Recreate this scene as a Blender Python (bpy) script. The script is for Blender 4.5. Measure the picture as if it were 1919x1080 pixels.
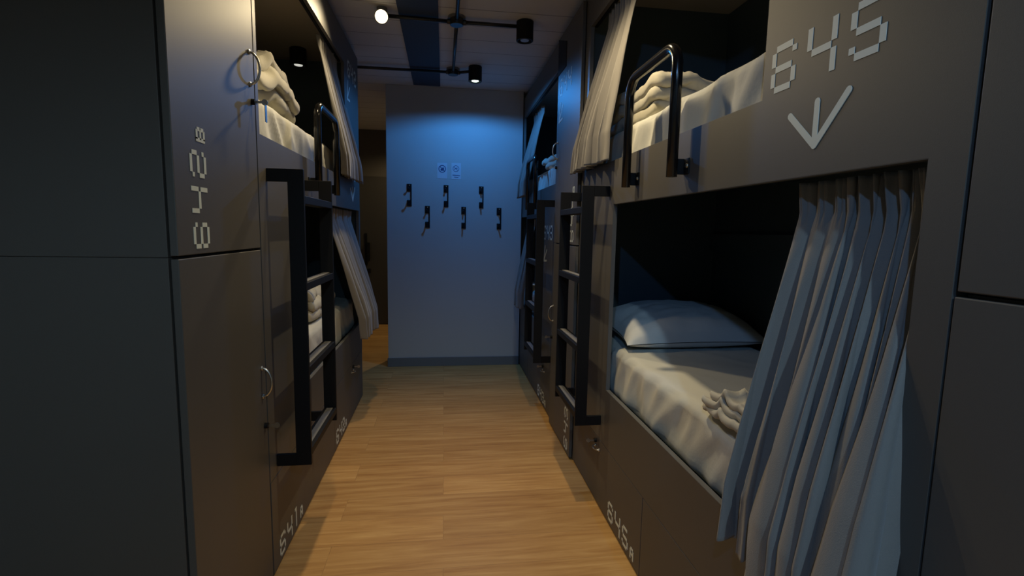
import bpy, bmesh, math, random
from mathutils import Vector, Matrix, noise
for o in list(bpy.data.objects): bpy.data.objects.remove(o, do_unlink=True)
S = bpy.context.scene
COL = S.collection
PI = math.pi

# ------------------------------------------------------------------ camera
F_PX, YAW, PITCH, ROLL, CAM_Z = 934.16, 0.1368, 0.1160, 0.0185, 1.3
cy, sy, cp, sp = math.cos(YAW), math.sin(YAW), math.cos(PITCH), math.sin(PITCH)
fw = Vector((sy*cp, cy*cp, -sp)); r0 = Vector((cy, -sy, 0)); u0 = r0.cross(fw)
rt = math.cos(ROLL)*r0 + math.sin(ROLL)*u0
up = -math.sin(ROLL)*r0 + math.cos(ROLL)*u0
cam = bpy.data.cameras.new('camera'); cam.sensor_width = 36; cam.lens = F_PX/1919*36
cam.clip_start = 0.02
co = bpy.data.objects.new('camera', cam); COL.objects.link(co)
m = Matrix((rt, up, -fw)).transposed().to_4x4(); m.translation = Vector((0, 0, CAM_Z)); co.matrix_world = m
S.camera = co

# ------------------------------------------------------------------ world, exposure
S.view_settings.view_transform = 'Standard'; S.view_settings.look = 'None'
S.view_settings.exposure = 0.08; S.view_settings.gamma = 1.0
W = bpy.data.worlds.new('night'); S.world = W; W.use_nodes = True
W.node_tree.nodes['Background'].inputs[0].default_value = (0.35, 0.5, 0.7, 1)
W.node_tree.nodes['Background'].inputs[1].default_value = 0.02
WARM = (1.0, 0.80, 0.48); BLUE = (0.05, 0.34, 1.0); COOL = (0.20, 0.48, 1.0); NEUTRAL = (0.48, 0.76, 1.0)
# lamps: x, y, ceiling lamp; (colour, watts, cone degrees, lens strength, lit)
P_PILLAR, P_TILT, P_LEFT, P_RIGHT, P_REAR_FILL, P_PASS_FILL = 34, 38, 25, 50, 38, 32
P_NEUTRAL_FILL = 80

# ------------------------------------------------------------------ materials
def mat(name, col, rough=0.5, metal=0.0, spec=0.5, bump=0.0, bscale=200, var=0.0, vscale=3.0, sheen=0.0):
    m = bpy.data.materials.new(name); m.use_nodes = True
    nt = m.node_tree; b = nt.nodes['Principled BSDF']
    b.inputs['Base Color'].default_value = (*col, 1); b.inputs['Roughness'].default_value = rough
    b.inputs['Metallic'].default_value = metal; b.inputs['Specular IOR Level'].default_value = spec
    if sheen: b.inputs['Sheen Weight'].default_value = sheen
    tc = nt.nodes.new('ShaderNodeTexCoord')
    if bump:
        n = nt.nodes.new('ShaderNodeTexNoise'); n.inputs['Scale'].default_value = bscale; n.inputs['Detail'].default_value = 4
        bp = nt.nodes.new('ShaderNodeBump'); bp.inputs['Strength'].default_value = bump; bp.inputs['Distance'].default_value = 0.002
        nt.links.new(tc.outputs['Object'], n.inputs['Vector']); nt.links.new(n.outputs['Fac'], bp.inputs['Height'])
        nt.links.new(bp.outputs['Normal'], b.inputs['Normal'])
    if var:
        n = nt.nodes.new('ShaderNodeTexNoise'); n.inputs['Scale'].default_value = vscale; n.inputs['Detail'].default_value = 5
        mx = nt.nodes.new('ShaderNodeMix'); mx.data_type = 'RGBA'
        mx.inputs['A'].default_value = (*[c*(1-var) for c in col], 1); mx.inputs['B'].default_value = (*[min(1, c*(1+var)) for c in col], 1)
        nt.links.new(tc.outputs['Object'], n.inputs['Vector']); nt.links.new(n.outputs['Fac'], mx.inputs['Factor'])
        nt.links.new(mx.outputs['Result'], b.inputs['Base Color'])
    return m
def emit(name, col, st):
    m = bpy.data.materials.new(name); m.use_nodes = True
    b = m.node_tree.nodes['Principled BSDF']
    b.inputs['Base Color'].default_value = (0.8, 0.8, 0.8, 1)
    b.inputs['Emission Color'].default_value = (*col, 1); b.inputs['Emission Strength'].default_value = st
    return m
M = dict(
    panel=mat('graphite_laminate', (0.092, 0.085, 0.077), 0.5, bump=0.06, bscale=600, var=0.06, vscale=2),
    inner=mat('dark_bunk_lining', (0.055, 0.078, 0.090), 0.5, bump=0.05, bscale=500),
    edge=mat('panel_edge_band', (0.12, 0.12, 0.118), 0.4, bump=0.03, bscale=500),
    white=mat('pale_print', (0.70, 0.74, 0.66), 0.5, bump=0.02),
    metal=mat('black_powder_coat', (0.008, 0.008, 0.009), 0.5, spec=0.2, bump=0.05, bscale=900),
    gloss=mat('glossy_black_tube', (0.010, 0.010, 0.011), 0.16, bump=0.01, bscale=300),
    grip=mat('grey_grip_strip', (0.16, 0.155, 0.15), 0.7, bump=0.5, bscale=900),
    steel=mat('brushed_steel', (0.62, 0.62, 0.60), 0.28, metal=1.0, bump=0.03),
    sheet=mat('cotton_sheet', (0.56, 0.555, 0.50), 0.85, bump=0.25, bscale=90, sheen=0.15, var=0.04),
    pillow=mat('white_pillowcase', (0.62, 0.63, 0.62), 0.85, bump=0.2, bscale=90, sheen=0.15),
    blanket=mat('beige_blanket', (0.50, 0.47, 0.38), 0.9, bump=0.3, bscale=120, sheen=0.2, var=0.06),
    curtain=mat('taupe_curtain', (0.215, 0.20, 0.18), 0.85, bump=0.35, bscale=500, sheen=0.25, var=0.06, vscale=6),
    wall=mat('grey_plaster', (0.44, 0.445, 0.44), 0.8, bump=0.12, bscale=120, var=0.02),
    base=mat('grey_skirting', (0.135, 0.15, 0.165), 0.5, bump=0.03),
    pole=mat('black_conduit', (0.015, 0.015, 0.015), 0.35, bump=0.03),
    saddle=mat('grey_saddle_plate', (0.15, 0.15, 0.155), 0.5, bump=0.03),
    strip=mat('navy_ceiling_board', (0.026, 0.040, 0.070), 0.7, bump=0.05),
    door=mat('brown_door_leaf', (0.05, 0.044, 0.036), 0.5, bump=0.05, var=0.08),
    bunkceil=mat('bunk_ceiling_board', (0.42, 0.36, 0.30), 0.7, bump=0.05),
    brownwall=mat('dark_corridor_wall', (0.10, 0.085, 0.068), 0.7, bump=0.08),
    paper=mat('sign_paper', (0.52, 0.55, 0.60), 0.5, bump=0.02),
    ink=mat('navy_ink', (0.03, 0.06, 0.16), 0.5, bump=0.02),
    lens_off=mat('lamp_glass', (0.30, 0.30, 0.32), 0.2, bump=0.02),
    lens_warm=emit('lit_warm_lens', (1.0, 0.86, 0.58), 1.9),
    lens_cool=emit('lit_cool_lens', (0.75, 0.95, 0.85), 5.0),
    lens_dim=emit('dim_lens', (0.9, 0.9, 0.8), 0.6),
    dark_patch=mat('black_patch', (0.008, 0.008, 0.008), 0.8, bump=0.02),
)
def floor_mat():
    m = bpy.data.materials.new('oak_vinyl_planks'); m.use_nodes = True; nt = m.node_tree; N = nt.nodes; L = nt.links
    b = N['Principled BSDF']; b.inputs['Roughness'].default_value = 0.5; b.inputs['Specular IOR Level'].default_value = 0.3
    tc = N.new('ShaderNodeTexCoord')
    br = N.new('ShaderNodeTexBrick'); br.inputs['Scale'].default_value = 1; br.inputs['Brick Width'].default_value = 1.22
    br.inputs['Row Height'].default_value = 0.18; br.inputs['Mortar Size'].default_value = 0.0016; br.inputs['Mortar Smooth'].default_value = 0.3
    br.offset = 0.37; br.inputs['Color1'].default_value = (0.0, 0.0, 0.0, 1); br.inputs['Color2'].default_value = (1, 1, 1, 1); br.inputs['Mortar'].default_value = (0.5, 0.5, 0.5, 1)
    L.new(tc.outputs['Object'], br.inputs['Vector'])
    mp = N.new('ShaderNodeMapping'); mp.inputs['Scale'].default_value = (1.1, 16, 1); L.new(tc.outputs['Object'], mp.inputs['Vector'])
    add = N.new('ShaderNodeVectorMath'); add.operation = 'ADD'; L.new(mp.outputs[0], add.inputs[0])
    sc = N.new('ShaderNodeVectorMath'); sc.operation = 'SCALE'; sc.inputs['Scale'].default_value = 7.0; L.new(br.outputs['Color'], sc.inputs[0]); L.new(sc.outputs[0], add.inputs[1])
    n = N.new('ShaderNodeTexNoise'); n.inputs['Scale'].default_value = 2.2; n.inputs['Detail'].default_value = 8; n.inputs['Roughness'].default_value = 0.62; n.inputs['Distortion'].default_value = 0.4
    L.new(add.outputs[0], n.inputs['Vector'])
    cr = N.new('ShaderNodeValToRGB'); e = cr.color_ramp.elements
    e[0].position = 0.28; e[0].color = (0.38, 0.185, 0.052, 1); e[1].position = 0.72; e[1].color = (0.64, 0.385, 0.140, 1)
    k = cr.color_ramp.elements.new(0.5); k.color = (0.52, 0.285, 0.092, 1)
    L.new(n.outputs['Fac'], cr.inputs['Fac'])
    mx = N.new('ShaderNodeMix'); mx.data_type = 'RGBA'; mx.blend_type = 'MULTIPLY'; mx.inputs['Factor'].default_value = 1
    c2 = N.new('ShaderNodeValToRGB'); c2.color_ramp.elements[0].color = (0.88, 0.86, 0.84, 1); c2.color_ramp.elements[1].color = (1.06, 1.05, 1.04, 1)
    L.new(br.outputs['Color'], c2.inputs['Fac']); L.new(cr.outputs[0], mx.inputs['A']); L.new(c2.outputs[0], mx.inputs['B'])
    m3 = N.new('ShaderNodeMix'); m3.data_type = 'RGBA'; m3.inputs['B'].default_value = (0.16, 0.085, 0.035, 1)
    ml = N.new('ShaderNodeMath'); ml.operation = 'MULTIPLY'; ml.inputs[1].default_value = 0.3; L.new(br.outputs['Fac'], ml.inputs[0])
    L.new(ml.outputs[0], m3.inputs['Factor']); L.new(mx.outputs['Result'], m3.inputs['A']); L.new(m3.outputs['Result'], b.inputs['Base Color'])
    bp = N.new('ShaderNodeBump'); bp.inputs['Strength'].default_value = 0.15; bp.inputs['Distance'].default_value = 0.001
    L.new(n.outputs['Fac'], bp.inputs['Height']); L.new(bp.outputs[0], b.inputs['Normal'])
    return m
def ceil_mat():
    m = bpy.data.materials.new('board_marked_concrete'); m.use_nodes = True; nt = m.node_tree; N = nt.nodes; L = nt.links
    b = N['Principled BSDF']; b.inputs['Roughness'].default_value = 0.85
    tc = N.new('ShaderNodeTexCoord')
    br = N.new('ShaderNodeTexBrick'); br.inputs['Scale'].default_value = 1; br.inputs['Brick Width'].default_value = 60; br.inputs['Row Height'].default_value = 0.235
    br.inputs['Mortar Size'].default_value = 0.005; br.inputs['Mortar Smooth'].default_value = 0.6
    n = N.new('ShaderNodeTexNoise'); n.inputs['Scale'].default_value = 2.5; n.inputs['Detail'].default_value = 6
    ds = N.new('ShaderNodeVectorMath'); ds.operation = 'SCALE'; ds.inputs['Scale'].default_value = 0.012
    ad = N.new('ShaderNodeVectorMath'); br.offset = 0; L.new(tc.outputs['Object'], n.inputs['Vector']); L.new(n.outputs['Color'], ds.inputs[0]); L.new(tc.outputs['Object'], ad.inputs[0]); L.new(ds.outputs[0], ad.inputs[1])
    mo = N.new('ShaderNodeMapping'); mo.inputs['Location'].default_value = (20, 0, 0); L.new(ad.outputs[0], mo.inputs['Vector']); L.new(mo.outputs[0], br.inputs['Vector'])
    mx = N.new('ShaderNodeMix'); mx.data_type = 'RGBA'; mx.inputs['A'].default_value = (0.50, 0.48, 0.46, 1); mx.inputs['B'].default_value = (0.64, 0.62, 0.60, 1); L.new(n.outputs['Fac'], mx.inputs['Factor'])
    m2 = N.new('ShaderNodeMix'); m2.data_type = 'RGBA'; m2.inputs['B'].default_value = (0.27, 0.26, 0.25, 1); L.new(mx.outputs['Result'], m2.inputs['A']); L.new(br.outputs['Fac'], m2.inputs['Factor'])
    L.new(m2.outputs['Result'], b.inputs['Base Color'])
    bp = N.new('ShaderNodeBump'); bp.inputs['Strength'].default_value = 0.5; bp.inputs['Distance'].default_value = 0.004; bp.invert = True
    L.new(br.outputs['Fac'], bp.inputs['Height']); L.new(bp.outputs[0], b.inputs['Normal'])
    return m
M['floor'] = floor_mat(); M['ceil'] = ceil_mat()

# ------------------------------------------------------------------ mesh helpers (all take world coordinates)
class MB:
    def __init__(s): s.v = []; s.f = []; s.smooth = False; s.bev = 0
    def add(s, vs, fs):
        k = len(s.v); s.v += [Vector(p) for p in vs]; s.f += [tuple(i+k for i in f) for f in fs]; return s
    def box(s, x0, x1, y0, y1, z0, z1):
        x0, x1 = min(x0, x1), max(x0, x1); y0, y1 = min(y0, y1), max(y0, y1); z0, z1 = min(z0, z1), max(z0, z1)
        return s.add([(x0,y0,z0),(x1,y0,z0),(x1,y1,z0),(x0,y1,z0),(x0,y0,z1),(x1,y0,z1),(x1,y1,z1),(x0,y1,z1)],
                     [(0,3,2,1),(4,5,6,7),(0,1,5,4),(1,2,6,5),(2,3,7,6),(3,0,4,7)])
    def tube(s, pts, r, n=12, caps=True):
        pts = [Vector(p) for p in pts]; rings = []; prev = None
        for i, p in enumerate(pts):
            if i == 0: t = pts[1]-p
            elif i == len(pts)-1: t = p-pts[-2]
            else: t = (pts[i+1]-p).normalized()+(p-pts[i-1]).normalized()
            t.normalize()
            if prev is None:
                a = Vector((0,0,1)) if abs(t.z) < .9 else Vector((1,0,0)); x = t.cross(a).normalized()
            else: x = (prev-t*prev.dot(t)).normalized()
            prev = x; y = t.cross(x); rr = r[i] if isinstance(r, (list, tuple)) else r
            rings.append([p+x*math.cos(2*PI*k/n)*rr+y*math.sin(2*PI*k/n)*rr for k in range(n)])
        vs = [q for g in rings for q in g]; fs = []
        for i in range(len(pts)-1):
            for k in range(n):
                a, b = i*n+k, i*n+(k+1) % n; fs.append((a, b, b+n, a+n))
        if caps: fs += [tuple(range(n))[::-1], tuple((len(pts)-1)*n+k for k in range(n))]
        return s.add(vs, fs)
    def cyl(s, a, b, r, n=24): return s.tube([a, b], r, n)
    def prism(s, poly, d):       # poly: list of Vector, d: Vector
        n = len(poly); vs = [Vector(p) for p in poly]+[Vector(p)+Vector(d) for p in poly]
        return s.add(vs, [tuple(range(n))[::-1], tuple(range(n, 2*n))]+[(i, (i+1) % n, (i+1) % n+n, i+n) for i in range(n)])
    def grid(s, rows, thick=None):
        nu, nv = len(rows[0]), len(rows)
        s.add([p for r in rows for p in r], [(j*nu+i, j*nu+i+1, (j+1)*nu+i+1, (j+1)*nu+i) for j in range(nv-1) for i in range(nu-1)]); return s
    def build(s, name, material, parent=None, smooth=None, bevel=0.0, recalc=True):
        me = bpy.data.meshes.new(name); off = parent.matrix_world.translation if parent else Vector((0,0,0))
        off = WORLD.get(parent.name, Vector((0,0,0))) if parent else Vector((0,0,0))
        loc = Vector((0,0,0))
        if parent is None:   # origin at the mesh's base centre
            xs = [p.x for p in s.v]; ys = [p.y for p in s.v]; zs = [p.z for p in s.v]
            loc = Vector(((min(xs)+max(xs))/2, (min(ys)+max(ys))/2, min(zs)))
            if KEEP0.get(name.split('_')[0]): loc = Vector((0,0,0))
            off = loc
        me.from_pydata([tuple(p-off) for p in s.v], [], s.f)
        bm = bmesh.new(); bm.from_mesh(me)
        if recalc: bmesh.ops.recalc_face_normals(bm, faces=bm.faces)
        bm.to_mesh(me); bm.free()
        me.materials.append(M[material])
        sm = s.smooth if smooth is None else smooth
        if sm:
            for p in me.polygons: p.use_smooth = True
        o = bpy.data.objects.new(name, me); COL.objects.link(o)
        if parent: o.parent = parent
        o.location = loc
        WORLD[o.name] = Vector(off) if parent else loc
        if bevel:
            b = o.modifiers.new('bevel', 'BEVEL'); b.width = bevel; b.segments = 2; b.limit_method = 'ANGLE'; b.angle_limit = 0.6
        return o
WORLD = {}; KEEP0 = {'floor': 1, 'ceiling': 1}
def tag(o, label=None, cat=None, group=None, kind=None):
    if label: o['label'] = label
    if cat: o['category'] = cat
    if group: o['group'] = group
    if kind: o['kind'] = kind
    return o
def thing(name, loc, label, cat, group=None):
    o = bpy.data.objects.new(name, None); COL.objects.link(o); o.location = loc; o.empty_display_size = 0.1
    WORLD[o.name] = Vector(loc); return tag(o, label, cat, group)
def dup(root, loc, label):
    r = root.copy(); COL.objects.link(r); r.location = loc; r['label'] = label; WORLD[r.name] = Vector(loc)
    for ch in list(root.children):
        c = ch.copy(); COL.objects.link(c); c.parent = r
        for g in list(ch.children):
            d = g.copy(); COL.objects.link(d); d.parent = c
    return r
def struct(name, mb, material, bevel=0): return tag(mb.build(name, material, bevel=bevel), kind='structure')

# ------------------------------------------------------------------ key measures
XL, XR, YP = -0.620, 0.729, 4.691
HC = 2.56; DEPTH = 0.78; UNIT_H = 2.50
TH = 0.018

# ------------------------------------------------------------------ room shell
struct('floor', MB().box(-2.6, 2.6, -2.6, 7.0, -0.05, 0), 'floor')
struct('ceiling', MB().box(-2.6, 2.6, -2.6, 7.0, HC, HC+0.06), 'ceil')
struct('wall_far', MB().box(-0.515, 0.722, YP, YP+0.3, 0, HC), 'wall', 0.002)
struct('baseboard_far', MB().box(-0.521, 0.722, YP-0.013, YP-0.001, 0.0, 0.084), 'base', 0.002)
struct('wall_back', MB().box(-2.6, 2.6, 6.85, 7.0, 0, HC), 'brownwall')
struct('wall_rear', MB().box(-2.6, 2.6, -2.6, -2.45, 0, HC), 'wall')
struct('wall_left', MB().box(-2.6, -1.44, -2.45, 6.85, 0, HC), 'wall')
struct('wall_right', MB().box(1.55, 2.6, -2.45, 6.85, 0, HC), 'wall')
struct('trim_1', MB().box(-0.268, -0.036, -2.4, 4.63, HC-0.012, HC-0.0005), 'strip')
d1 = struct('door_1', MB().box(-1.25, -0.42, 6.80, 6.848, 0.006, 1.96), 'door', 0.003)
dh = MB(); dh.box(-1.035, -1.005, 6.79, 6.80, 0.80, 1.22); dh.box(-1.0, -0.965, 6.745, 6.775, 0.86, 1.10); dh.box(-1.02, -0.97, 6.76, 6.80, 0.87, 0.90); dh.box(-1.02, -0.97, 6.76, 6.80, 1.06, 1.09)
dh.box(-1.035, -0.965, 6.765, 6.80, 0.70, 0.755)
dh.build('door_handle', 'metal', d1)

# ------------------------------------------------------------------ seven segment lettering
T = 0.135; WD = 0.78
def segs(ch, w=WD, t=T):
    m0, m1 = (1-t)/2, (1+t)/2
    a = (t, 1-t, w-t, 1); g = (t, m0, w-t, m1); d = (t, 0, w-t, t)
    f = (0, m1, t, 1-t); b = (w-t, m1, w, 1-t); e = (0, t, t, m0); c = (w-t, t, w, m0)
    R = {'6': [a, f, g, e, c, d, (w-t, 1-1.9*t, w, 1-t)], '4': [(0, m1, t, 1), (w-t, m1, w, 1), g, (w-t, 0, w, m0)],
         '5': [a, f, g, c, d, (0, t, t, 1.9*t)], '2': [a, b, g, e, d, (0, 1-1.9*t, t, 1-t), (w-t, t, w, 1.9*t)],
         '3': [a, b, g, c, d, (0, 1-1.9*t, t, 1-t), (0, t, t, 1.9*t)], '1': [(w/2-t/2, 0, w/2+t/2, 1), (w/2-1.6*t, 1-t, w/2-t/2, 1)],
         'A': [(0, 0, t*1.5, .8), (w-t*1.5, 0, w, .8), (t, .8, w-t, 1), (t*1.5, .33, w-t*1.5, .33+t*1.4)],
         'B': [(0, 0, t*1.6, 1), (t, 0, w-t, t*1.4), (t, 1-t*1.4, w-t, 1), (t, m0-.02, w-t, m1+.02), (w-t*1.6, t, w, m0), (w-t*1.6, m1, w, 1-t)]}
    return R[ch]
def side_map(s, X, y, z, d, rot=False):
    """text frame on a side plane: returns fn(u,v)->world. s=+1 right side, -1 left side"""
    du = Vector((0, -s, 0)); dv = Vector((0, 0, 1))
    if rot: du, dv = Vector((0, 0, 1)), Vector((0, s, 0))
    o = Vector((X - s*d, y, z))
    return lambda u, v: o+du*u+dv*v
def lettering(mb, fn, text, h, nrm, small=0.55, adv=1.06):
    x = 0
    for ch in text:
        k = small if ch in 'AB' else 1.0; hh = h*k
        for (a, b, c, d) in segs(ch):
            P = [fn(x+a*hh, b*hh), fn(x+c*hh, b*hh), fn(x+c*hh, d*hh), fn(x+a*hh, d*hh)]
            mb.prism(P, nrm)
        x += adv*hh
    return x
def print_text(parent, fn, text, h, nrm, small=0.55, adv=1.06, material='white'):
    x = 0
    for ch in text:
        k = small if ch in 'AB' else 1.0; hh = h*k
        mb = MB(); f2 = lambda u, v, x=x: fn(x+u, v); lettering(mb, f2, ch, hh, nrm, 1.0, adv)
        mb.build('letter' if ch in 'AB' else 'digit', material, parent); x += adv*hh
def print_arrow(parent, fn, h, w, nrm, left=False):
    mb = MB(); arrow(mb, fn, h, w, nrm, left); mb.build('arrow', 'white', parent)
def capsule(mb, fn, a, b, w, nrm, n=6):
    a, b = Vector(a), Vector(b); t = (b-a).normalized(); ang = math.atan2(t.y, t.x); P = []
    for k in range(n+1): q = ang-PI/2+PI*k/n; P.append(b+Vector((math.cos(q), math.sin(q)))*w/2)
    for k in range(n+1): q = ang+PI/2+PI*k/n; P.append(a+Vector((math.cos(q), math.sin(q)))*w/2)
    mb.prism([fn(p.x, p.y) for p in P], nrm)
def arrow(mb, fn, h, w, nrm, left=False):
    st = 0.014 if h > .08 else 0.010
    if left:
        for q, p in enumerate(((w*.95, h*.75), (w*.35, h*.98), (w*.9, h*.05))): capsule(mb, fn, p, (0, 0), st, nrm*(1+.3*q))
    else:
        for q, p in enumerate(((0, h*.85), (w*.5, h*1.0), (w, h*1.02))): capsule(mb, fn, p, (w*.5, 0), st, nrm*(1+.3*q))

# ------------------------------------------------------------------ small fittings
def arc_handle(parent, s, X, y, z, span=0.10, bulge=0.032, horizontal=False, r=0.0038, label=None):
    mb = MB(); pts = []
    for k in range(13):
        a = PI*k/12; o = math.sin(a)*bulge; t = -math.cos(a)*span/2
        pts.append((X-s*(o+0.0), y+(t if horizontal else 0), z+(0 if horizontal else t)))
    mb.tube(pts, r, 10); mb.cyl((X, pts[0][1], pts[0][2]), (X-s*0.004, pts[0][1], pts[0][2]), 0.008, 14); mb.cyl((X, pts[-1][1], pts[-1][2]), (X-s*0.004, pts[-1][1], pts[-1][2]), 0.008, 14)
    o = mb.build('handle', 'steel', parent, smooth=True); o['label'] = 'curved steel bow handle'; return o
def lock_key(parent, s, X, y, z, tagdrop=True):
    mb = MB(); mb.cyl((X, y, z), (X-s*0.012, y, z), 0.010, 16); mb.build('lock', 'metal', parent, smooth=False)
    k = MB(); k.box(X-s*0.010, X-s*0.045, y-0.001, y+0.001, z-0.004, z+0.004)
    k.cyl((X-s*0.040, y-0.0012, z), (X-s*0.040, y+0.0012, z), 0.010, 16)
    k.build('key', 'steel', parent)
    if tagdrop:
        t = MB(); t.box(X-s*0.040, X-s*0.042, y-0.004, y+0.012, z-0.062, z-0.006); t.tube([(X-s*.041, y+.004, z-.006), (X-s*.041, y+.002, z+.004)], .001, 6)
        t.build('key_tag', 'steel', parent)

# ------------------------------------------------------------------ lockers
def make_locker(s, X, y0, y1, up_text, low_text, label, plain=False, proud=0.0, top_door=2.48, extra_sign=None, far_handle=True, plate=None):
    """s side, X bunk-face plane, y0..y1 the width; proud = door face in front of the plane"""
    t = thing('locker', (X+s*0.4, (y0+y1)/2, 0), label, 'locker', None)
    xf = X-s*proud; xc = xf+s*(TH+0.004)       # door face, carcass front
    c = MB()
    for (za, zb) in ((0.0, 1.2195), (1.2205, UNIT_H)):
        c.box(xc, X+s*DEPTH, y0, y0+TH, za, zb); c.box(xc, X+s*DEPTH, y1-TH, y1, za, zb)
        c.box(xc, X+s*DEPTH, y0+TH, y1-TH, za, za+TH); c.box(xc, X+s*DEPTH, y0+TH, y1-TH, zb-TH, zb)
        c.box(X+s*(DEPTH-TH), X+s*DEPTH, y0+TH, y1-TH, za+TH, zb-TH)
    c.build('carcass', 'panel', t, bevel=0.001)
    g = 0.003
    for (za, zb, txt, tz, hz, lz) in ((0.012, 1.216, low_text, None, 0.762, 0.603), (1.224, top_door, up_text, 1.238, 1.80, 1.698)):
        d = MB().box(xf, xf+s*TH, y0+g, y1-(0.0 if plain and za < 1 else g), za, zb).build('door', 'panel', t, bevel=0.0018)
        d['label'] = 'lower locker door' if za < 1 else 'upper locker door'
        yh = (y1-0.04)
        if plain: continue
        arc_handle(d, s, xf, yh, hz); lock_key(d, s, xf, yh+0.01, lz, tagdrop=(za > 1))
        if txt:
            n = Vector((-s*0.0008, 0, 0))
            if za > 1: fn = side_map(s, xf, y0+(0.165 if s < 0 else 0.055), tz, 0.0002, rot=True)
            else: fn = side_map(s, xf, y0+0.045, 0.03, 0.0002, rot=True)
            if s > 0: pass
            print_text(d, fn, txt, 0.085, n)
            if extra_sign and za > 1:
                fn = side_map(s, xf, extra_sign[1], extra_sign[2], 0.0002); print_text(d, fn, extra_sign[0], 0.10, n)
                fn = side_map(s, xf, extra_sign[1]-0.0, extra_sign[2]-0.15, 0.0002); print_arrow(d, fn, 0.11, 0.10, n, left=True)
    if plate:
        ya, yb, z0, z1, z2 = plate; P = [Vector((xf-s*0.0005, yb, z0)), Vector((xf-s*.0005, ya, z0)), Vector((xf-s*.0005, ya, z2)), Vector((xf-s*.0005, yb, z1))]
        MB().prism(P, Vector((-s*0.003, 0, 0))).build('vent_plate', 'dark_patch', t)  # thin black plate forming the slanted dark patch at the door top
    return t

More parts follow.
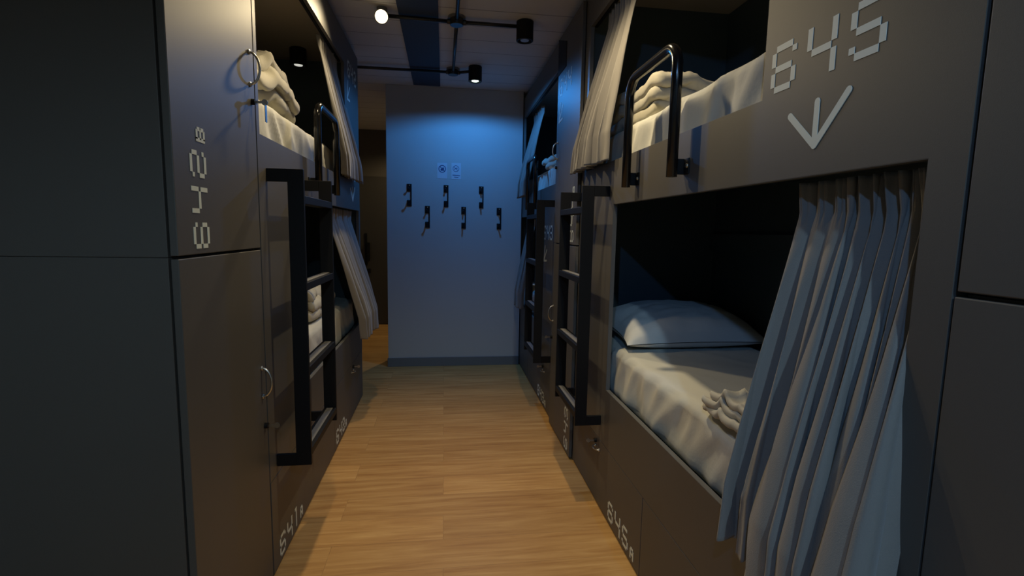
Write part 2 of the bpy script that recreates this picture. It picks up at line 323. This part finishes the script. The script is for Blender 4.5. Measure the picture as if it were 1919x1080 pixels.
# ------------------------------------------------------------------ bunk beds
ZR0, ZR1, ZF, ZB = 1.42, 1.607, 2.32, 0.585
def make_bunk(s, X, y0, y1, low, upo, seam, split, drawers, ladder, grab, label, dh=None):
    """low/upo: y-range of lower/upper opening; ladder/grab: y-range"""
    t = thing('bunk_bed', (X+s*0.4, (y0+y1)/2, 0), label, 'bunk bed', None)
    xb = X+s*TH; xd = X+s*DEPTH
    f = MB()
    f.box(X, xb, y0, y1, seam+0.003, ZB)                 # base board
    f.box(X, xb, y0, low[0], ZB, ZR0); f.box(X, xb, low[1], y1, ZB, ZR0)
    f.box(X, xb, y0, y1, ZR0, ZR1)
    f.box(X, xb, y0, upo[0], ZR1, UNIT_H); f.box(X, xb, upo[1], y1, ZR1, UNIT_H)
    f.box(X, xb, upo[0], upo[1], ZF, UNIT_H)
    fr = f.build('front_panel', 'panel', t)
    # edge bands around the openings
    e = MB(); w = 0.0012
    e.box(X+s*.0005, xb, low[1]-w, low[1], ZB, ZR0); e.box(X+s*.0005, xb, low[0], low[0]+w, ZB, ZR0)
    e.box(X+s*.0005, xb, low[0], low[1], ZB, ZB+w); e.box(X+s*.0005, xb, low[0], low[1], ZR0-w, ZR0)
    e.box(X+s*.0005, xb, upo[1]-w, upo[1], ZR1, ZF); e.box(X+s*.0005, xb, upo[0], upo[0]+w, ZR1, ZF); e.box(X+s*.0005, xb, upo[0], upo[1], ZR1, ZR1+w)
    e.build('edge_band', 'edge', t)
    # shell
    MB().box(xb, xd, y0, y0+TH, 0, UNIT_H).build('end_panel', 'inner', t)
    MB().box(xb, xd, y1-TH, y1, 0, UNIT_H).build('end_panel', 'inner', t)
    b = MB(); b.box(xd-s*0.012, xd, y0+TH, y1-TH, 0, UNIT_H); b.box(xd-s*0.04, xd-s*0.012, y0+TH, y1-TH, 1.22, 1.30); b.build('back_panel', 'inner', t)
    for z in (0.54, 1.56): MB().box(xb, xd-s*0.012, y0+TH, y1-TH, z-0.03, z).build('mattress_base', 'inner', t)
    MB().box(xb, xd-s*0.012, y0+TH, y1-TH, 2.46, 2.478).build('top_panel', 'bunkceil', t)
    # curtain rails inside both openings
    for (ya, yb, z) in ((low[0]-.02, low[1]+.02, ZR0-0.012 if False else ZR0+0.02), (upo[0]-.02, upo[1]+.02, ZF+0.005)):
        MB().box(X+s*0.026, X+s*0.040, ya, yb, z, z+0.016).build('curtain_track', 'metal', t)
    # drawers
    for i, (ya, yb) in enumerate(((y0+.004, split-.002), (split+.002, y1-.004))):
        d = MB().box(X, xb, ya, yb, 0.010, seam).build('drawer', 'panel', t, bevel=0.0012)
        hy = (yb-0.42 if dh is None else dh) if i == 1 else ya+0.30
        if s < 0: hy = (yb-0.42) if i == 1 else ya+0.5
        arc_handle(d, s, X, hy, seam-0.05, span=0.06, bulge=0.022, horizontal=True, r=0.003)
        lock_key(d, s, X, hy+0.02, seam-0.022, tagdrop=False)
        for (txt, ty, side) in drawers:
            if side == i:
                print_text(d, side_map(s, X, ty, 0.028, 0.0002), txt, 0.085, Vector((-s*.0008, 0, 0)))
    # ladder
    la, lb = ladder; xo, xi = X-s*0.125, X-s*0.07; rt_ = 0.014
    ld = MB(); 
    for (ya) in (la, lb-rt_): ld.box(xo, xi, ya, ya+rt_, 0.40, 1.50)
    lad = ld.build('ladder', 'metal', t, bevel=0.0015)
    for ya in (la, lb-rt_):
        for z in (0.40, 1.455): MB().box(xi, X-s*0.0005, ya, ya+rt_, z, z+0.045).build('bracket', 'metal', lad, bevel=0.001)
    for z in (0.435, 0.75, 1.065, 1.38):
        MB().box(xo, xi, la+rt_, lb-rt_, z, z+0.028).build('rung', 'metal', lad, bevel=0.0015)
        MB().box(xo+s*.014, xi-s*.014, la+rt_+.01, lb-rt_-.01, z+0.028, z+0.0305).build('grip_strip', 'grip', lad)
    # grab rail
    ga, gb = grab; xg = X-s*0.040; zt, zb_, r = 1.862, 1.470, 0.0165; R = 0.065
    pts = [(xg, ga, zb_), (xg, ga, zt-R)]
    pts += [(xg, ga+R-R*math.cos(a), zt-R+R*math.sin(a)) for a in [PI/2*k/8 for k in range(1, 9)]]
    pts += [(xg, gb-R+R*math.sin(a), zt-R+R*math.cos(a)) for a in [PI/2*k/8 for k in range(0, 9)]]
    pts += [(xg, gb, zb_)]
    gr = MB().tube(pts, r, 16).build('grab_rail', 'gloss', t, smooth=True)
    for yy in (ga, gb):
        bk = MB(); bk.box(xg, X-s*0.0005, yy-0.004, yy+0.004, zb_+.008, zb_+0.055); bk.box(X-s*0.004, X-s*0.0005, yy-0.034, yy-0.001, zb_+0.008, zb_+0.055)
        bo = bk.build('mounting_tab', 'metal', gr, bevel=0.001)
        MB().tube([(X-s*.004, yy-.024, zb_+.032), (X-s*.0075, yy-.024, zb_+.032), (X-s*.009, yy-.024, zb_+.032)], [.007, .006, .003], 12).build('screw', 'steel', gr)
    return t, fr

bunkA, frA = make_bunk(1, XR, 0.624, 2.640, (0.683, 2.115), (1.108, 2.560), 0.325, 1.655, [('645A', 2.02, 1)], (2.165, 2.590), (1.475, 1.865),
    'dark grey bunk bed at the right with a large 645 printed on its front', dh=2.20)
n = Vector((-0.0008, 0, 0))
print_text(frA, side_map(1, XR, 1.080, 1.612, .0002), '645', 0.100, n, adv=1.10); print_arrow(frA, side_map(1, XR, 1.006, 1.478, .0002), 0.085, 0.155, n)
bunkB, frB = make_bunk(1, XR, 3.202, 5.20, (3.70, 5.13), (3.262, 4.66), 0.325, 4.2, [('643A', 3.72, 0)], (3.262, 3.665), (3.80, 4.17),
    'dark grey bunk bed on the right side next to the hook wall')
print_text(frB, side_map(1, XR, 3.62, 1.235, .0002), '643', 0.10, n); print_arrow(frB, side_map(1, XR, 3.60, 1.08, .0002), 0.11, 0.10, n, left=True)
bunkC, frC = make_bunk(-1, XL, 1.812, 3.862, (2.330, 3.810), (1.838, 3.360), 0.368, 2.86, [('641A', 1.885, 0), ('642A', 2.90, 1)], (1.885, 2.345), (2.475, 2.875),
    'dark grey built-in bunk bed along the left side of the aisle')
n2 = Vector((0.0008, 0, 0))
print_text(frC, side_map(-1, XL, 3.40, 1.612, .0002), '641', 0.100, n2, adv=1.10); print_arrow(frC, side_map(-1, XL, 3.50, 1.478, .0002), 0.09, 0.155, n2)
print_text(frC, side_map(-1, XL, 3.47, 2.27, .0002), '642', 0.105, n2, adv=1.10); print_arrow(frC, side_map(-1, XL, 3.44, 2.12, .0002), 0.12, 0.10, n2, left=True)

make_locker(-1, XL, 1.268, 1.808, '642B', None, 'tall dark grey locker at the left with 642B on its upper door')
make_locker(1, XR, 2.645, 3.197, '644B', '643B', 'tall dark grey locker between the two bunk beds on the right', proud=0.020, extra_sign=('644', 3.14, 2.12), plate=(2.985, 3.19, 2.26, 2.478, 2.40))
make_locker(1, XR, 0.06, 0.620, None, None, 'tall plain dark locker at the right edge of the picture', plain=True, top_door=2.48)

# ------------------------------------------------------------------ soft goods
def nz(x, y, z, s=1.0): return noise.noise(Vector((x*s, y*s, z*s)))
def ridge(x, y, z, s=1.0): return 1-abs(noise.noise(Vector((x*s, y*s, z*s))))*2
def rounded_box(c, half, r, res, disp=None):
    """dense rounded box surface"""
    c = Vector(c); h = Vector(half); mb = MB(); mb.smooth = True
    ns = [max(2, int(2*h[i]/res)) for i in range(3)]
    def pt(p):
        inn = Vector([max(-(h[i]-r), min(h[i]-r, p[i])) for i in range(3)]); d = p-inn
        nr = d.normalized() if d.length > 1e-9 else Vector((0,0,1)); q = inn+nr*r
        if disp: q = q+disp(c+q, nr)
        return c+q
    for ax in range(3):
        a, b = [(1, 2), (2, 0), (0, 1)][ax]
        for sg in (-1, 1):
            rows = []
            for j in range(ns[b]+1):
                row = []
                for i in range(ns[a]+1):
                    p = Vector((0,0,0)); p[ax] = sg*h[ax]
                    # concentrate samples near the edges
                    u = -1+2*i/ns[a]; v = -1+2*j/ns[b]
                    p[a] = h[a]*u; p[b] = h[b]*v; row.append(pt(p))
                rows.append(row if sg > 0 else row[::-1])
            mb.grid(rows)
    return mb
def weld(o, d=0.0008):
    bm = bmesh.new(); bm.from_mesh(o.data); bmesh.ops.remove_doubles(bm, verts=bm.verts, dist=d); bmesh.ops.recalc_face_normals(bm, faces=bm.faces); bm.to_mesh(o.data); bm.free()
    for p in o.data.polygons: p.use_smooth = True
    return o
def mattress(s, X, y0, y1, z0, z1, label, seed=0, bulge=0.0):
    x0, x1 = X+s*0.030, X+s*(DEPTH-0.03)
    def dsp(p, n):
        y = p.y+seed*3.1; q = 0
        if abs(n.x) > .5:   # hanging sheet folds on the side
            q += 0.015*ridge(0, y+p.z*.5, p.z*0.35+seed, 8.0)*abs(n.x) - 0.010 + 0.004*nz(0, y*3+p.z*2, p.z, 9)
        if n.z > .3:
            q += 0.006*nz(p.x, y, seed, 5)+0.005*ridge(p.x*1.0+y*.6, y*.35, seed, 6)
            q += bulge*math.exp(-((p.y-(y0+0.15))/0.3)**2)
        return Vector((n.x, n.y*.3, n.z))*q
    mb = rounded_box(((x0+x1)/2, (y0+y1)/2, (z0+z1)/2), (abs(x1-x0)/2-.014, (y1-y0)/2, (z1-z0)/2), 0.035, 0.016, dsp)
    o = weld(mb.build('mattress', 'sheet', None)); return tag(o, label, 'mattress')
mattress(1, XR, 0.66, 2.60, 0.545, 0.765, 'mattress in a wrinkled pale sheet on the lower right bunk behind the long curtain', 1)
mattress(1, XR, 0.66, 2.60, 1.565, 1.75, 'mattress in a pale sheet on the upper right bunk behind the bent grab rail', 2)
mattress(-1, XL, 1.85, 3.82, 0.545, 0.775, 'mattress in a pale sheet seen through the ladder on the lower left bunk', 3)
mattress(-1, XL, 1.85, 3.82, 1.565, 1.765, 'mattress in a pale sheet on the upper left bunk', 4)
mattress(1, XR, 3.24, 5.14, 0.545, 0.765, 'mattress on the lower bunk nearest the hook wall, mostly hidden by a ladder', 5)
mattress(1, XR, 3.24, 5.14, 1.565, 1.76, 'bluish lit mattress on the upper bunk nearest the hook wall', 6, 0.0)

def pillow(c, sx, sy, hz, label, rot=0, seed=0, tilt=0):
    n = 44; top, bot = [], []
    R = Matrix.Rotation(rot, 3, 'Z') @ Matrix.Rotation(tilt, 3, 'X')
    for j in range(n+1):
        rt_, rb = [], []
        for i in range(n+1):
            u, v = -1+2*i/n, -1+2*j/n
            e = (max(0, 1-abs(u)**2.6)*max(0, 1-abs(v)**2.4))**0.5
            pin = 1-0.10*(1-v*v)*abs(u)**3; pin2 = 1-0.10*(1-u*u)*abs(v)**3
            x, y = u*sx*pin, v*sy*pin2
            wr = 0.006*ridge(u*2.0+v*1.4, v*2-u, seed, 1.8)*e + 0.010*nz(u, v, seed+4, 1.6)*e
            cr = 0.007*math.sin(9*math.atan2(v, u)+seed)*min(1, (u*u+v*v)**.5)**2*e
            rt_.append(Vector(c)+R@Vector((x, y, hz*e+wr+cr+.003))); rb.append(Vector(c)+R@Vector((x, y, -hz*0.42*e)))
        top.append(rt_); bot.append(rb[::-1])
    mb = MB(); mb.grid(top); mb.grid(bot); o = weld(mb.build('pillow', 'pillow', None), 0.002)
    return tag(o, label, 'pillow')
pillow((1.135, 2.295, 0.828), 0.345, 0.235, 0.125, 'plump white pillow at the far end of the lower right bunk', 0.03, 1, 0.10)

def blanket(c, half, label, rot=0, seed=0, layers=3, crump=0.02):
    """folded blanket: stacked thin folds following one crumpled field, rounded fold edges, one surface"""
    c = Vector(c); mb = MB(); hz = half[2]; lh = 2*hz/layers; R = Matrix.Rotation(rot, 3, 'Z'); rg = random.Random(seed)
    def field(x, y):
        q = ridge(x+seed, y*.55, seed, 3.2)**3*0.9 + ridge(x*.5+y*.9, y-x*.4, seed+2, 4.8)**4*0.8 + ridge(x*1.3-y*.5, y*.8, seed+5, 11)**3*0.22 + 0.7*nz(x, y, seed, 3.5)
        e = max(abs(x)/half[0], abs(y)/half[1]); return crump*(q-.4)*(0.35+.65*min(1, e*1.2)) - crump*0.9*max(0, e-.6)
    for k in range(layers):
        ox, oy = rg.uniform(-.018, .018), rg.uniform(-.018, .018); hx, hy = half[0]*(1-rg.uniform(0, .10)), half[1]*(1-rg.uniform(0, .12)); ro = rg.uniform(-.06, .06)
        loc = rounded_box((0, 0, 0), (hx, hy, lh*0.54), lh*0.53, 0.008, None)
        o = Vector((ox, oy, -hz+lh*(k+.5))); kk = len(mb.v); R2 = R @ Matrix.Rotation(ro, 3, 'Z')
        for v in loc.v:
            e = Vector((nz(v.y*1.2, k, seed, 3.5), nz(v.x*1.2, k+7, seed, 3.5), 0))*0.035
            sag = lh*0.16*ridge(v.x, v.y*.4, k+seed, 6)*(1 if v.z > 0 else -.2)
            lift = field(v.x+ox, v.y+oy)*(0.25+0.75*(k+1)/layers)
            mb.v.append(c+R2@(v+e+Vector((0, 0, lift+sag)))+R@o)
        mb.f += [tuple(i+kk for i in f) for f in loc.f]
    ob = weld(mb.build('folded_blanket', 'blanket', None)); return tag(ob, label, 'blanket')
blanket((0.965, 1.09, 0.816), (0.225, 0.24, 0.032), 'rumpled beige blanket folded on the lower right mattress by the curtain', -0.05, 2, 3, 0.045)
blanket((0.93, 2.20, 1.836), (0.15, 0.29, 0.072), 'beige blanket folded in a bundle behind the right grab rail', 0.05, 5, 3, 0.03)
blanket((-0.87, 2.28, 1.868), (0.18, 0.30, 0.085), 'cream blanket bundled high on the upper left bunk next to the locker', -0.1, 21, 3, 0.05)
blanket((-0.90, 3.05, 0.858), (0.22, 0.34, 0.075), 'cream blanket folded on the lower left bunk behind the ladder', 0.0, 11, 3, 0.04)
blanket((0.99, 3.62, 1.800), (0.22, 0.30, 0.035), 'pale blanket lying on the upper bunk nearest the hook wall', 0, 14, 2, 0.012)

def curtain(s, X, top, bot, zt, zb, folds, label, seed=0, din=0.035, dout=-0.055, amp=0.028, gather=0.12, left_bow=0.0, nv=90, per=14, hem=None, bowp=1.0):
    """top/bot: y-range of the top and bottom edge. Folds deepen downwards; the cloth goes from inside the rail to outside the board."""
    nu = folds*per; rng = random.Random(seed); mb = MB()
    w = [rng.uniform(.35, 1.7) for _ in range(folds)]; cum = [0]
    for a in w: cum.append(cum[-1]+a)
    tot = cum[-1]
    amps = [rng.uniform(.55, 1.25) for _ in range(folds)]
    rows = []
    for j in range(nv+1):
        v = j/nv; row = []
        for i in range(nu+1):
            u = i/nu; pos = min(tot-1e-6, max(0, u*tot+0.30*nz(u*4, v*1.3, seed+9)*math.sin(PI*u)*v)); k = min(folds-1, next((q for q in range(folds) if pos < cum[q+1]), folds-1))
            ph = 2*PI*(pos-cum[k])/w[k]
            vv = v**bowp
            y = top[0]+(top[1]-top[0])*u; yb = bot[0]+(bot[1]-bot[0])*u
            yy = y*(1-vv)+yb*vv
            g = 0.35+0.65*abs(v-gather)/max(gather, .001) if v < gather else min(1.0, 0.35+1.2*(v-gather))
            a = amp*amps[k]*(0.55+0.8*v)*g
            # fold: deep valley, rounded crest
            cs = 2*abs(math.sin(ph/2))**0.8-1; off = -a*cs
            lean = -a*0.9*math.sin(ph)*(0.6+0.6*v)*(1 if k % 2 else .5)
            off += a*0.22*math.sin(2*ph+k)*v
            if v < gather:   # pencil pleats in the heading
                off += 0.005*math.cos(2*PI*pos*2.6)*(1-v/gather)
            dd = din+(dout-din)*min(1, max(0, (v-.08)/.75))**0.9
            wig = 0.010*nz(u*5, v*2.2, seed, 1.0)*v + 0.006*nz(u*14, v*5, seed+3, 1)*v
            z = zt+((hem[0]*(1-u)+hem[1]*u if hem else zb)-zt)*v
            if left_bow: yy += left_bow*(1-u)*math.sin(PI*min(1, v*1.0))*0.5
            row.append(Vector((X+s*(dd+off+wig), yy+lean+wig*.5, z+0.004*math.cos(ph)*v)))
        rows.append(row)
    mb.grid(rows); o = mb.build('curtain', 'curtain', None, smooth=True, recalc=False)
    sol = o.modifiers.new('thickness', 'SOLIDIFY'); sol.thickness = 0.0022; sol.offset = 0
    return tag(o, label, 'curtain')
curtain(1, XR, (1.035, 0.695), (1.040, 0.640), 1.413, 0.55, 11, 'long grey curtain hanging over the lower right bunk, nearest in the picture', 23, hem=(0.60, 0.54), amp=0.036, din=0.060, dout=-0.052, bowp=1.0)
curtain(1, XR, (2.42, 2.08), (2.66, 2.10), 2.32, 1.60, 6, 'beige curtain drawn aside on the upper right bunk behind the grab rail', 5, amp=0.024, din=.05, dout=-.05)
curtain(-1, XL, (2.90, 3.33), (3.05, 3.66), 2.315, 1.60, 8, 'beige curtain drawn aside on the upper left bunk', 7, amp=0.020, din=.045, dout=-.045)
curtain(-1, XL, (3.00, 3.78), (3.30, 3.86), 1.413, 0.57, 7, 'brown curtain flaring out over the lower left bunk', 9, amp=0.026, din=.05, dout=-.10)
curtain(1, XR, (4.60, 4.15), (4.64, 4.20), 2.32, 1.59, 6, 'blue lit curtain on the upper bunk nearest the hook wall', 12, amp=0.020, din=.08, dout=-.045)
curtain(1, XR, (4.64, 4.25), (4.64, 4.35), 1.413, 0.60, 6, 'grey curtain of the lower bunk nearest the hook wall, seen past its ladder', 15, amp=0.02, din=.05, dout=-.04)

# ------------------------------------------------------------------ ceiling lamps
def light_in(t, loc, col, watts, deg, aim, blend=0.25, size=0.03):
    l = bpy.data.lights.new('spot', 'SPOT'); l.color = col; l.energy = watts; l.spot_size = math.radians(deg); l.spot_blend = blend; l.shadow_soft_size = size
    o = bpy.data.objects.new('bulb', l); COL.objects.link(o); o.parent = t; o.location = Vector(loc)-WORLD[t.name]
    o.rotation_euler = Vector(aim).to_track_quat('-Z', 'Y').to_euler(); return o
def cyl_lamp(x, y, lens, label, zc=HC, h=0.115, group='black cylinder ceiling lamps'):
    t = thing('ceiling_spotlight', (x, y, zc-h), label, 'ceiling lamp', group)
    r = 0.052; b = MB(); n = 36
    prof = [(zc-0.0005, 0.0), (zc-0.0005, r-.004), (zc-.004, r), (zc-h+.002, r), (zc-h, r-.002), (zc-h, r-.009), (zc-h+.014, r-.016), (zc-h+.016, 0.0)]
    vs = []; fs = []
    for (z, rr) in prof:
        for k in range(n): vs.append((x+max(rr, .0005)*math.cos(2*PI*k/n), y+max(rr, .0005)*math.sin(2*PI*k/n), z))
    for i in range(len(prof)-1):
        for k in range(n): a, c = i*n+k, i*n+(k+1) % n; fs.append((a, c, c+n, a+n))
    fs += [tuple(range(n)), tuple((len(prof)-1)*n+k for k in range(n))[::-1]]
    b.add(vs, fs); b.build('lamp_body', 'metal', t)
    MB().cyl((x, y, zc-h+.0155), (x, y, zc-h+.004), 0.026, 28).build('lens', lens, t)
    return t
z0 = HC-0.115-0.004
t = cyl_lamp(0.238, 4.06, 'lens_cool', 'lit black cylinder lamp shining blue on the wall with hooks'); light_in(t, (0.238, 4.06, z0), BLUE, P_PILLAR, 168, (0, 0, -1), 0.28)
t = cyl_lamp(0.485, 3.16, 'lens_off', 'unlit black cylinder lamp at the right end of its conduit')
t = cyl_lamp(0.45, 1.95, 'lens_warm', 'black cylinder lamp above the right ladder'); light_in(t, (0.45, 1.95, z0), WARM, P_RIGHT, 140, (0, 0, -1), 1.0)
t = cyl_lamp(-0.39, 2.06, 'lens_warm', 'black cylinder lamp above the left ladder'); light_in(t, (-0.39, 2.06, z0), WARM, P_LEFT, 112, (0, 0, -1), 1.0)
t = cyl_lamp(0.30, -1.3, 'lens_cool', 'added black cylinder lamp with cool fill light behind the camera'); light_in(t, (0.30, -1.3, z0), NEUTRAL, P_NEUTRAL_FILL, 160, (0, 0, -1), 0.3)  # added out of view to brighten the left locker's side panel
t = cyl_lamp(-0.955, 3.60, 'lens_dim', 'black cylinder lamp inside the upper left bunk', zc=2.46, h=0.11)
t = cyl_lamp(0.0, 6.15, 'lens_warm', 'added black cylinder fill lamp in the passage, unseen behind the hook wall'); light_in(t, (0.0, 6.15, z0), WARM, P_PASS_FILL, 165, (0, 0, -1), 0.4)  # added lamp hidden by the hook wall, brightens passage floor and door
# tilted lamps
def tilt_lamp(x, y, axis, aim, lens, col, watts, deg, blend, label):
    tl = thing('tilted_spotlight', (x, y, 2.47), label, 'ceiling lamp')
    ax = Vector(axis).normalized(); c0 = Vector((x, y-.03, 2.50))
    MB().tube([c0-ax*0.055, c0-ax*0.050, c0, c0+ax*0.003], [0.020, 0.034, 0.040, 0.038], 28).build('lamp_body', 'brownwall', tl, smooth=False)
    MB().tube([c0+ax*0.003, c0+ax*0.006, c0+ax*.009], [0.036, 0.030, 0.016], 28).build('lens', lens, tl, smooth=True)
    MB().cyl((x, y, HC-.0005), (x, y, HC-.03), 0.03, 20).build('mount', 'saddle', tl)
    light_in(tl, c0+ax*0.03, col, watts, deg, aim if isinstance(aim, tuple) else tuple(aim), blend); return tl
tilt_lamp(-0.358, 3.12, (0.12, -0.95, -0.35), (0.10, -0.50, -0.80), 'lens_warm', WARM, P_TILT, 132, 0.8, 'bright warm round lamp tilted towards the aisle on the ceiling at left')
tilt_lamp(-0.50, -0.90, (1.45, 2.45, -1.45), (1.45, 2.45, -1.45), 'lens_cool', COOL, P_REAR_FILL, 62, 0.6, 'added tilted cool fill lamp behind the camera aimed at the lower right bunk')  # added unseen lamp, throws blue onto the near curtain and pillow

# conduit: long pipe, cross pipes and junction boxes
def conduit(pts, label, r=0.011):
    return tag(MB().tube(pts, r, 10).build('conduit_pipe', 'pole', None, smooth=True), label, 'pipe', 'black conduit pipes on the ceiling')
zc = HC-0.030
conduit([(0.075, 2.17, zc), (0.072, 3.125, zc)], 'black conduit running along the ceiling from the nearer junction box towards the camera')
conduit([(0.072, 3.205, zc), (0.068, 4.105, zc)], 'black conduit joining the two ceiling junction boxes')
conduit([(0.112, 3.165, zc), (0.434, 3.165, zc)], 'black conduit from the nearer junction box to the unlit lamp')
conduit([(0.032, 3.165, zc), (-0.327, 3.150, zc)], 'black conduit from the nearer junction box to the bright tilted lamp')
conduit([(0.108, 4.145, zc), (0.192, 4.10, zc)], 'short black conduit from the farther junction box to the blue lamp')
conduit([(0.028, 4.145, zc), (-1.3, 4.16, zc)], 'black conduit from the farther junction box out over the passage')
jb0 = None
for (x, y, lab) in ((0.072, 3.165, 'round black junction box on the ceiling, nearer of the two'), (0.068, 4.145, 'round black junction box on the ceiling close to the hook wall'), (0.075, 2.13, 'round black junction box on the ceiling above the ladders')):
    if jb0 is None:
        jb0 = thing('junction_box', (x, y, HC), lab, 'junction box', 'round junction boxes')
        b = MB(); b.cyl((x, y, HC-.012), (x, y, HC-.05), 0.040, 24); b.build('box', 'pole', jb0, bevel=.003)
        MB().cyl((x, y, HC-.0005), (x, y, HC-.012), 0.052, 28).build('mounting_plate', 'saddle', jb0)
        sc = MB()
        for a in range(4): sc.tube([(x+.038*math.cos(a*PI/2), y+.038*math.sin(a*PI/2), HC-.03), (x+.056*math.cos(a*PI/2), y+.056*math.sin(a*PI/2), HC-.03)], .015, 12)
        sc.build('socket', 'pole', jb0)
    else: dup(jb0, (x, y, HC), lab)

# ------------------------------------------------------------------ wall hooks and signs
hk = None
spots = [(-0.314, 1.698, 'first hook from the left in the upper row on the blue lit wall'), (0.018, 1.698, 'black hook in the middle of the upper row, under the two signs'), (0.341, 1.695, 'rightmost black hook in the upper row on the blue lit wall'),
         (-0.151, 1.505, 'leftmost black hook in the lower row on the blue lit wall'), (0.180, 1.504, 'middle black hook in the lower row on the blue lit wall'), (0.509, 1.502, 'rightmost black hook in the lower row, nearest the bunk curtain')]
spots.insert(0, None); spots = [p for p in spots if p]
for (x, z, lab) in spots:
    if hk is None:
        hk = thing('wall_hook', (x, YP, z), lab, 'hook', 'black wall hooks'); y = YP-0.001
        p = MB(); p.box(x+.010, x+.022, y-.006, y, z-.200, z); p.box(x-.022, x+.010, y-.006, y, z-.068, z); p.box(x-.020, x+.010, y-.006, y, z-.200, z-.145)
        p.build('back_plate', 'metal', hk, bevel=.002)
        q = MB(); q.tube([(x-.008, y-.005, z-.150), (x-.008, y-.030, z-.172), (x-.008, y-.050, z-.170), (x-.008, y-.058, z-.148)], [.007, .007, .007, .006], 10); q.build('peg', 'metal', hk, smooth=True)
        q = MB(); q.tube([(x-.006, y-.005, z-.045), (x-.006, y-.035, z-.050), (x-.006, y-.042, z-.035)], [.007, .007, .006], 10); q.build('peg', 'metal', hk, smooth=True)
        for zz in (z-.012,): MB().cyl((x+.002, y-.006, zz), (x+.002, y-.008, zz), .004, 10).build('screw', 'steel', hk)
    else: dup(hk, (x, YP, z), lab)

def ring(mb, cx, cz, y, r0, r1, n=36):
    for k in range(n):
        a, b = 2*PI*k/n, 2*PI*(k+1)/n
        mb.prism([Vector((cx+r0*math.cos(a), y, cz+r0*math.sin(a))), Vector((cx+r1*math.cos(a), y, cz+r1*math.sin(a))), Vector((cx+r1*math.cos(b), y, cz+r1*math.sin(b))), Vector((cx+r0*math.cos(b), y, cz+r0*math.sin(b)))], (0, -.0006, 0))
def bar(mb, x0, z0_, x1, z1, w, y):
    d = Vector((x1-x0, 0, z1-z0_)).normalized(); n_ = Vector((-d.z, 0, d.x))*w/2; a, b = Vector((x0, y, z0_)), Vector((x1, y, z1))
    mb.prism([a-n_, b-n_, b+n_, a+n_], (0, -.0006, 0))
y = YP-.0006
sg = tag(MB().box(-0.062, 0.027, YP-.0022, YP-.0004, 1.755, 1.895).build('notice_sign', 'paper', None), 'small square notice with a bold crossed-out circle, left of the pair', 'sign')
k = MB(); yy = YP-.0023; cx, cz = -0.0175, 1.842; ring(k, cx, cz, yy, .027, .034); bar(k, cx-.021, cz+.021, cx+.021, cz-.021, .006, yy)
k.prism([Vector((cx-.015, yy, cz-.017)), Vector((cx+.016, yy, cz-.017)), Vector((cx+.016, yy, cz+.012)), Vector((cx+.002, yy, cz+.012)), Vector((cx-.015, yy, cz-.004))], (0, -.0005, 0)); k.build('pictogram', 'ink', sg)
sg = tag(MB().box(0.066, 0.153, YP-.0022, YP-.0004, 1.752, 1.898).build('notice_sign', 'paper', None), 'small notice with a thin crossed-out cigarette circle and two text lines, right of the pair', 'sign')
k = MB(); cx, cz = 0.107, 1.848; ring(k, cx, cz, yy, .025, .029); bar(k, cx-.018, cz+.018, cx+.018, cz-.018, .004, yy); bar(k, cx-.016, cz-.006, cx+.014, cz+.004, .006, yy); bar(k, cx+.006, cz+.008, cx+.014, cz+.016, .003, yy)
bar(k, 0.076, 1.790, 0.144, 1.786, .006, yy); bar(k, 0.090, 1.772, 0.130, 1.770, .005, yy); k.build('pictogram', 'ink', sg)
